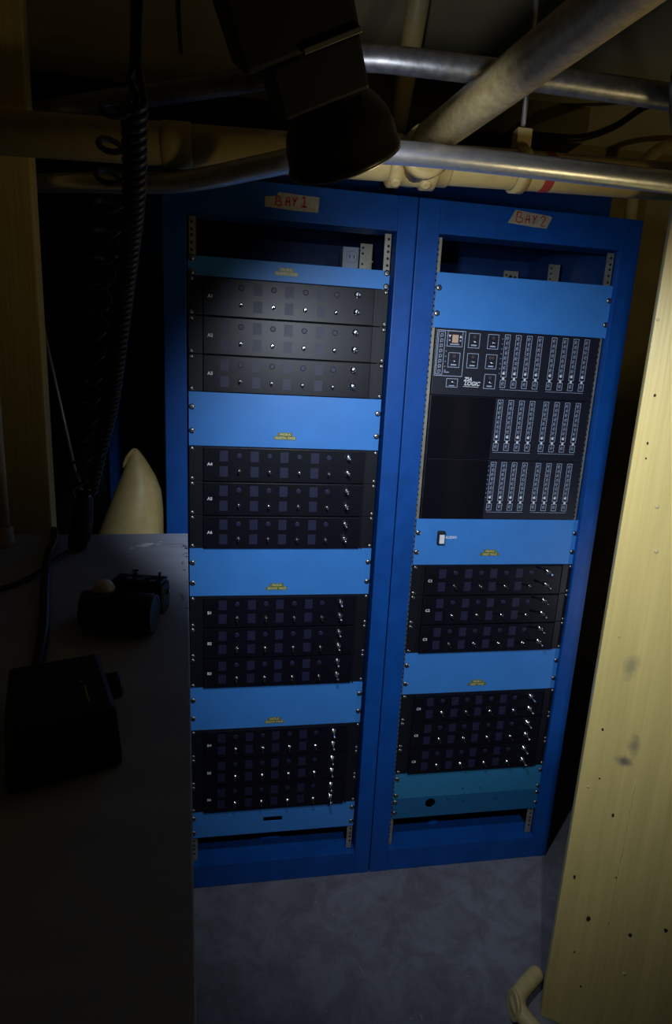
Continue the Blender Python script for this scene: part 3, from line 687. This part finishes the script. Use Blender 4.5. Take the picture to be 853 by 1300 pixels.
# ------------------------------------------------------------------ overhead pipes
def col(bm, a, d, prof, seg=24): lathe(bm, prof, a, d, seg)
PA, PB = Vector((-0.9, -0.38, 1.842)), Vector((1.75, -0.38, 1.934))
pd = (PB - PA).normalized()
def onP(x): return PA + (PB - PA) * ((x - PA.x) / (PB.x - PA.x))
t = thing('main_pipe', 'thick yellow pipe crossing level above the racks with a tee joint', 'pipe', onP(0.41))
o0 = onP(0.41)
b = NB(); tube(b, [PA - o0, PB - o0], 0.0325, 28); obj('pipe', b, M['ypipe'], t)
b = NB()
col(b, onP(0.372) - o0, pd, [(0, 0.036), (0.003, 0.042), (0.022, 0.042), (0.024, 0.038), (0.062, 0.038), (0.064, 0.043), (0.086, 0.043), (0.089, 0.036), (0.110, 0.036), (0.112, 0.034)])
lathe(b, [(-0.02, 0.036), (0.045, 0.036), (0.047, 0.041), (0.066, 0.041), (0.068, 0.033)], onP(0.418) - o0, (0.10, -1, 0.0), 24)
lathe(b, [(0.03, 0.010), (0.047, 0.010), (0.048, 0.006)], onP(0.44) - o0, (0, -0.5, -1), 6); lathe(b, [(0.03, 0.010), (0.047, 0.010), (0.048, 0.006)], onP(0.385) - o0, (0, -0.5, -1), 6)
obj('tee_fitting', b, M['ypipe'], t)
b = NB(); col(b, onP(-0.010) - o0, pd, [(0, 0.033), (0.001, 0.0345), (0.046, 0.0345), (0.048, 0.033)]); obj('coupling', b, M['ypipe'], t)
b = NB(); col(b, onP(0.660) - o0, pd, [(0, 0.033), (0.0005, 0.0331), (0.018, 0.0331), (0.0185, 0.033)]); obj('colour_band', b, M['red'], t, label='red painted band')
t = thing('pipe_hanger', 'cream clamp and thin threaded rod holding the thick pipe above the right rack', 'hanger', onP(0.618))
b = NB(); lathe(b, [(-0.011, 0.0332), (-0.011, 0.038), (0.011, 0.038), (0.011, 0.0332)], (0, 0, 0), pd, 24, cap0=False, cap1=False); box(b, -0.014, 0.014, -0.012, 0.012, 0.034, 0.066, bev=0.002); obj('clamp', b, M['ypipe'], t)
b = NB(); tube(b, [(0, 0, 0.06), (0.006, 0.02, 0.655)], 0.0045, 10); obj('rod', b, M['grey'], t)
# branch running towards the viewer
t = thing('branch_pipe', 'yellow pipe running forward from the tee joint, flecked with dirt', 'pipe', (0.424, -0.452, 1.900))
b = NB(); tube(b, [(0, 0, 0), (0.30, -2.0, 0.0)], 0.0285, 26); obj('pipe', b, mat('flecked_cream_pipe_paint', (0.62, 0.49, 0.22), 0.45, var=0.8, scale=90, bump=0.12, bscale=140, col2=(0.42, 0.31, 0.13)), t)
# sloping pipe behind
t = thing('sloping_pipe', 'yellow pipe sloping down from the ceiling behind the tee joint', 'pipe', (0.540, 0.05, 2.550))
b = NB(); tube(b, [(0, 0, 0), (0.083, 0.64, -0.395)], 0.029, 22); obj('pipe', b, M['ypipe'], t)
# two galvanised conduits
def conduit(name, label, pts, r, m='galv', group=None, n=10):
    o = Vector(pts[0]); b = NB(); tube(b, [p - o for p in spline(pts, n)], r, 18)
    return tag(obj(name, b, M[m], None, o), label, 'conduit', group)
conduit('conduit', 'bright galvanised conduit in front of the thick pipe, lowest of the overhead tubes', [(-0.46, 0.03, 1.853), (-0.283, -0.15, 1.849), (0.000, -0.368, 1.8195), (0.150, -0.478, 1.826), (0.245, -0.520, 1.842), (0.362, -0.526, 1.852), (0.60, -0.524, 1.855), (0.830, -0.522, 1.856), (0.900, -0.525, 1.856)], 0.0170)
conduit('conduit', 'upper galvanised conduit bending behind the lamp, highest of the overhead tubes', [(-0.46, 0.0, 1.966), (-0.286, -0.15, 1.969), (0.0, -0.325, 1.972), (0.165, -0.42, 1.977), (0.235, -0.475, 1.982), (0.300, -0.500, 1.983), (0.40, -0.515, 1.980), (0.576, -0.53, 1.975), (0.765, -0.55, 1.966), (0.85, -0.56, 1.962)], 0.0180, 'galv_dull')
conduit('conduit', 'curved galvanised conduit bend at the upper right edge', [(0.83, -0.62, 2.20), (0.775, -0.615, 2.08), (0.757, -0.610, 2.00), (0.757, -0.610, 1.945), (0.775, -0.612, 1.89), (0.83, -0.62, 1.82)], 0.0175, 'galv_dull')
conduit('wall_pipe', 'yellow pipe bending down the back wall beyond the right rack', [(1.98, 1.0, 2.52), (1.87, 1.0, 2.50), (1.79, 1.0, 2.43), (1.765, 1.0, 2.33), (1.765, 1.0, 2.1), (1.765, 1.0, 0.0)], 0.026, 'ypipe')
conduit('ceiling_cable', 'dark cable drooping below the ceiling at the upper right', [(1.66, 0.74, 2.549), (1.58, 0.74, 2.52), (1.48, 0.75, 2.45), (1.36, 0.76, 2.405), (1.24, 0.80, 2.41), (1.12, 0.87, 2.435)], 0.012, 'rubber')
conduit('ceiling_wire', 'thin wire running under the ceiling at the upper left', [(-0.085, 0.86, 2.545), (-0.065, 0.55, 2.543), (-0.03, 0.1, 2.546)], 0.004, 'rubber')

# ------------------------------------------------------------------ work lamp
ax = Vector((0.384, 0.479, -0.786)).normalized()
cr, cu_ = Vector((0.986, -0.160, 0.050)), Vector((-0.012, 0.229, 0.973))
xa = (cr * 0.929 + cu_ * 0.37); xa = (xa - ax * xa.dot(ax)).normalized(); zb = -ax; ya = zb.cross(xa)
lamp = thing('work_lamp', 'dark overhead work lamp with a bell shaped metal shade', 'lamp', (0.221, -0.85, 1.732))
lamp.rotation_euler = Matrix((xa, ya, zb)).transposed().to_euler()
b = NB()
pr = [(0.0, 0.0565), (0.003, 0.0580), (0.005, 0.0562), (0.020, 0.0548), (0.033, 0.0505), (0.045, 0.0425), (0.054, 0.0330)]
lathe(b, pr, (0, 0, 0), (0, 0, 1), 48, 0, cap0=False, cap1=False)
lathe(b, [(h, r - 0.0016) for h, r in pr], (0, 0, 0), (0, 0, 1), 48, 1, cap0=False, cap1=True)
sh = obj('shade', b, [M['lampblack'], M['lampwhite']], lamp)
b = NB(); lathe(b, [(0.0, 0.0565), (-0.0014, 0.0576), (-0.0014, 0.0550), (0.0, 0.0548)], (0, 0, 0), (0, 0, 1), 48, cap0=False, cap1=False); obj('rim', b, M['galv'], sh, label='bright worn rim')
cs = 1 if ya.dot(Vector((0.118, -1.4965, 1.525)) - Vector((0.221, -0.85, 1.742))) > 0 else -1
b = NB(); lathe(b, [(0.050, 0.034), (0.058, 0.034)], (0, 0, 0), (0, 0, 1), 32); box(b, -0.052, 0.030, -0.036, 0.036, 0.056, 0.0975, bev=0.003); obj('socket_block', b, M['matte'], lamp)
b = NB(); box(b, -0.074, 0.030, -0.042, 0.042, 0.098, 0.30, bev=0.004); obj('housing', b, M['matte'], lamp)
b = NB(); y0, y1 = sorted((cs * 0.0420, cs * 0.0455)); box(b, -0.022, 0.030, y0, y1, 0.0975, 0.1020, bev=0.0008); obj('bracket_bar', b, M['grey'], lamp, label='grey metal bar')
b = NB(); lathe(b, [(0.012, 0.010), (0.020, 0.017), (0.032, 0.017), (0.042, 0.011), (0.052, 0.011)], (0, 0, 0), (0, 0, 1), 20); obj('bulb', b, M['lampwhite'], lamp)
armt = Vector((0.221, -0.85, 1.742)) - ax * 0.29
R3 = Matrix((xa, ya, zb))
b = NB(); p1 = R3 @ (armt - Vector((0.221, -0.85, 1.742))); p2 = R3 @ (Vector((armt.x, armt.y, 2.55)) - Vector((0.221, -0.85, 1.742)))
tube(b, [p1, p2], 0.012, 14); obj('stem', b, M['matte'], lamp)

# ------------------------------------------------------------------ coiled cords and handset
def helix(path, rr, pitch, n=14):
    P = spline(path, 24); L = [0]
    for i in range(1, len(P)): L.append(L[-1] + (P[i] - P[i - 1]).length)
    out = []; tot = L[-1]; N = int(tot / pitch * n); j = 0
    for k in range(N + 1):
        s_ = tot * k / N
        while j < len(P) - 2 and L[j + 1] < s_: j += 1
        f = (s_ - L[j]) / max(L[j + 1] - L[j], 1e-9); c = P[j].lerp(P[j + 1], f); d = (P[j + 1] - P[j]).normalized(); x, y = frame_of(d)
        a = 2 * PI * k / n; q = rr(s_ / tot) if callable(rr) else rr
        out.append(c + (x * math.cos(a) + y * math.sin(a)) * q)
    return out
def rel(pts, o): o = Vector(o); return [Vector(p) - o for p in pts]
o0 = (0.018, -0.85, 2.55)
b = NB()
lead = [(0.018, -0.85, 2.55), (0.019, -0.85, 2.1), (0.021, -0.85, 1.90), (0.019, -0.85, 1.80), (0.014, -0.85, 1.778)]
hx = helix([(0.006, -0.85, 1.766), (-0.013, -0.78, 1.731), (-0.034, -0.71, 1.691), (-0.063, -0.62, 1.621), (-0.094, -0.54, 1.521), (-0.124, -0.47, 1.427), (-0.148, -0.43, 1.327), (-0.155, -0.414, 1.284)], lambda t: 0.0155 - 0.004 * t + 0.002 * math.sin(t * 9), 0.044)
tube(b, rel(spline(lead, 6) + hx, o0), 0.0030, 8)
tag(obj('coiled_cord', b, M['rubber'], None, o0), 'loosely coiled black cord hanging from the ceiling, left of the pair', 'cord', 'coiled cords hanging at the left')
o0 = (0.026, -0.86, 2.55)
b = NB()
lead = [(0.026, -0.86, 2.55), (0.027, -0.86, 2.1), (0.028, -0.86, 1.90), (0.024, -0.857, 1.79)]
hx = helix([(0.019, -0.85, 1.761), (0.003, -0.76, 1.707), (-0.014, -0.69, 1.667), (-0.038, -0.61, 1.604), (-0.067, -0.53, 1.509), (-0.09, -0.47, 1.441), (-0.118, -0.43, 1.362), (-0.139, -0.415, 1.290)], 0.0095, 0.0105)
tube(b, rel(spline(lead, 6) + hx, o0), 0.0036, 8)
tag(obj('coiled_cord', b, M['rubber'], None, o0), 'tightly coiled black cord hanging from the ceiling, right of the pair', 'cord', 'coiled cords hanging at the left')
t = thing('handset', 'black hand microphone hanging at the back edge of the desk', 'microphone', (-0.155, -0.412, 1.181))
b = NB(); tube(b, [(0.004, 0, 0.110), (0.003, 0, 0.095), (0.0, -0.002, 0.055), (-0.004, -0.004, 0.022), (-0.006, -0.005, 0.010)], [0.008, 0.017, 0.019, 0.017, 0.010], 16); obj('grip', b, M['matte'], t)
b = NB(); lathe(b, [(0, 0.010), (0.002, 0.0155), (0.018, 0.0165), (0.030, 0.0145), (0.032, 0.008)], (-0.010, -0.006, 0.002), (0.05, 0, 1), 18); obj('mouthpiece', b, M['matte'], t)
b = NB(); lathe(b, [(0.0, 0.012), (0.0, 0.015), (0.004, 0.015), (0.004, 0.012)], (0.003, -0.006, 0.108), (0.2, -1, 0), 20, cap0=False, cap1=False); obj('ring', b, M['galv'], t)
def cable(label, pts, r):
    o = Vector(pts[0]); b = NB(); tube(b, [p - o for p in spline(pts, 8)], r, 10)
    return tag(obj('cable', b, M['rubber'], None, o), label, 'cable', 'black cables lying on the desk')
z = DZ + 0.0042
cable('black cable curving across the desk from the hanging microphone', [(-0.168, -0.425, z + 0.004), (-0.182, -0.46, z), (-0.190, -0.53, z), (-0.212, -0.60, z), (-0.26, -0.63, z), (-0.34, -0.62, z)], 0.0040)
z = DZ + 0.0072
cable('thick black cable running straight forward along the left of the desk', [(-0.236, -0.305, z + 0.0), (-0.215, -0.38, z), (-0.196, -0.48, z + 0.006), (-0.165, -0.60, z + 0.004), (-0.12, -0.76, z), (-0.095, -0.87, z), (-0.085, -0.95, z)], 0.0070)
# slim metal rod with a jointed end
t = thing('metal_rod', 'thin grey metal rod slanting down beside the left board', 'rod', (-0.251, -0.080, 1.262))
b = NB(); tube(b, [(0.002, 0.002, -0.006), (-0.079, 0.080, 0.357), (-0.12, 0.12, 0.54)], 0.0042, 12); obj('rod', b, M['grey'], t)
b = NB(); tube(b, [(0.0, 0.0, 0.0), (0.012, -0.004, -0.022), (0.014, -0.008, -0.044), (0.022, -0.012, -0.066), (0.026, -0.020, -0.092)], [0.005, 0.004, 0.006, 0.004, 0.005], 10); obj('jointed_end', b, M['grey'], t)

# ------------------------------------------------------------------ pipe stub on the floor by the right-hand board
t = thing('floor_pipe', 'yellow pipe elbow with a flat end on the floor beside the right board', 'pipe', (0.818, -0.452, 0.0))
b = NB(); tube(b, spline([(0.080, 0.050, 0.035), (0.045, 0.030, 0.037), (0.004, 0.002, 0.036), (-0.006, -0.030, 0.032), (0.012, -0.075, 0.028), (0.040, -0.140, 0.026)], 6), 0.0195, 18); obj('pipe', b, M['ypipe'], t)
b = NB(); lathe(b, [(0, 0.031), (0.006, 0.033), (0.009, 0.031)], (-0.012, -0.016, 0.033), (-1, 0.10, 0.15), 24); obj('end_cap', b, M['ypipe'], t)
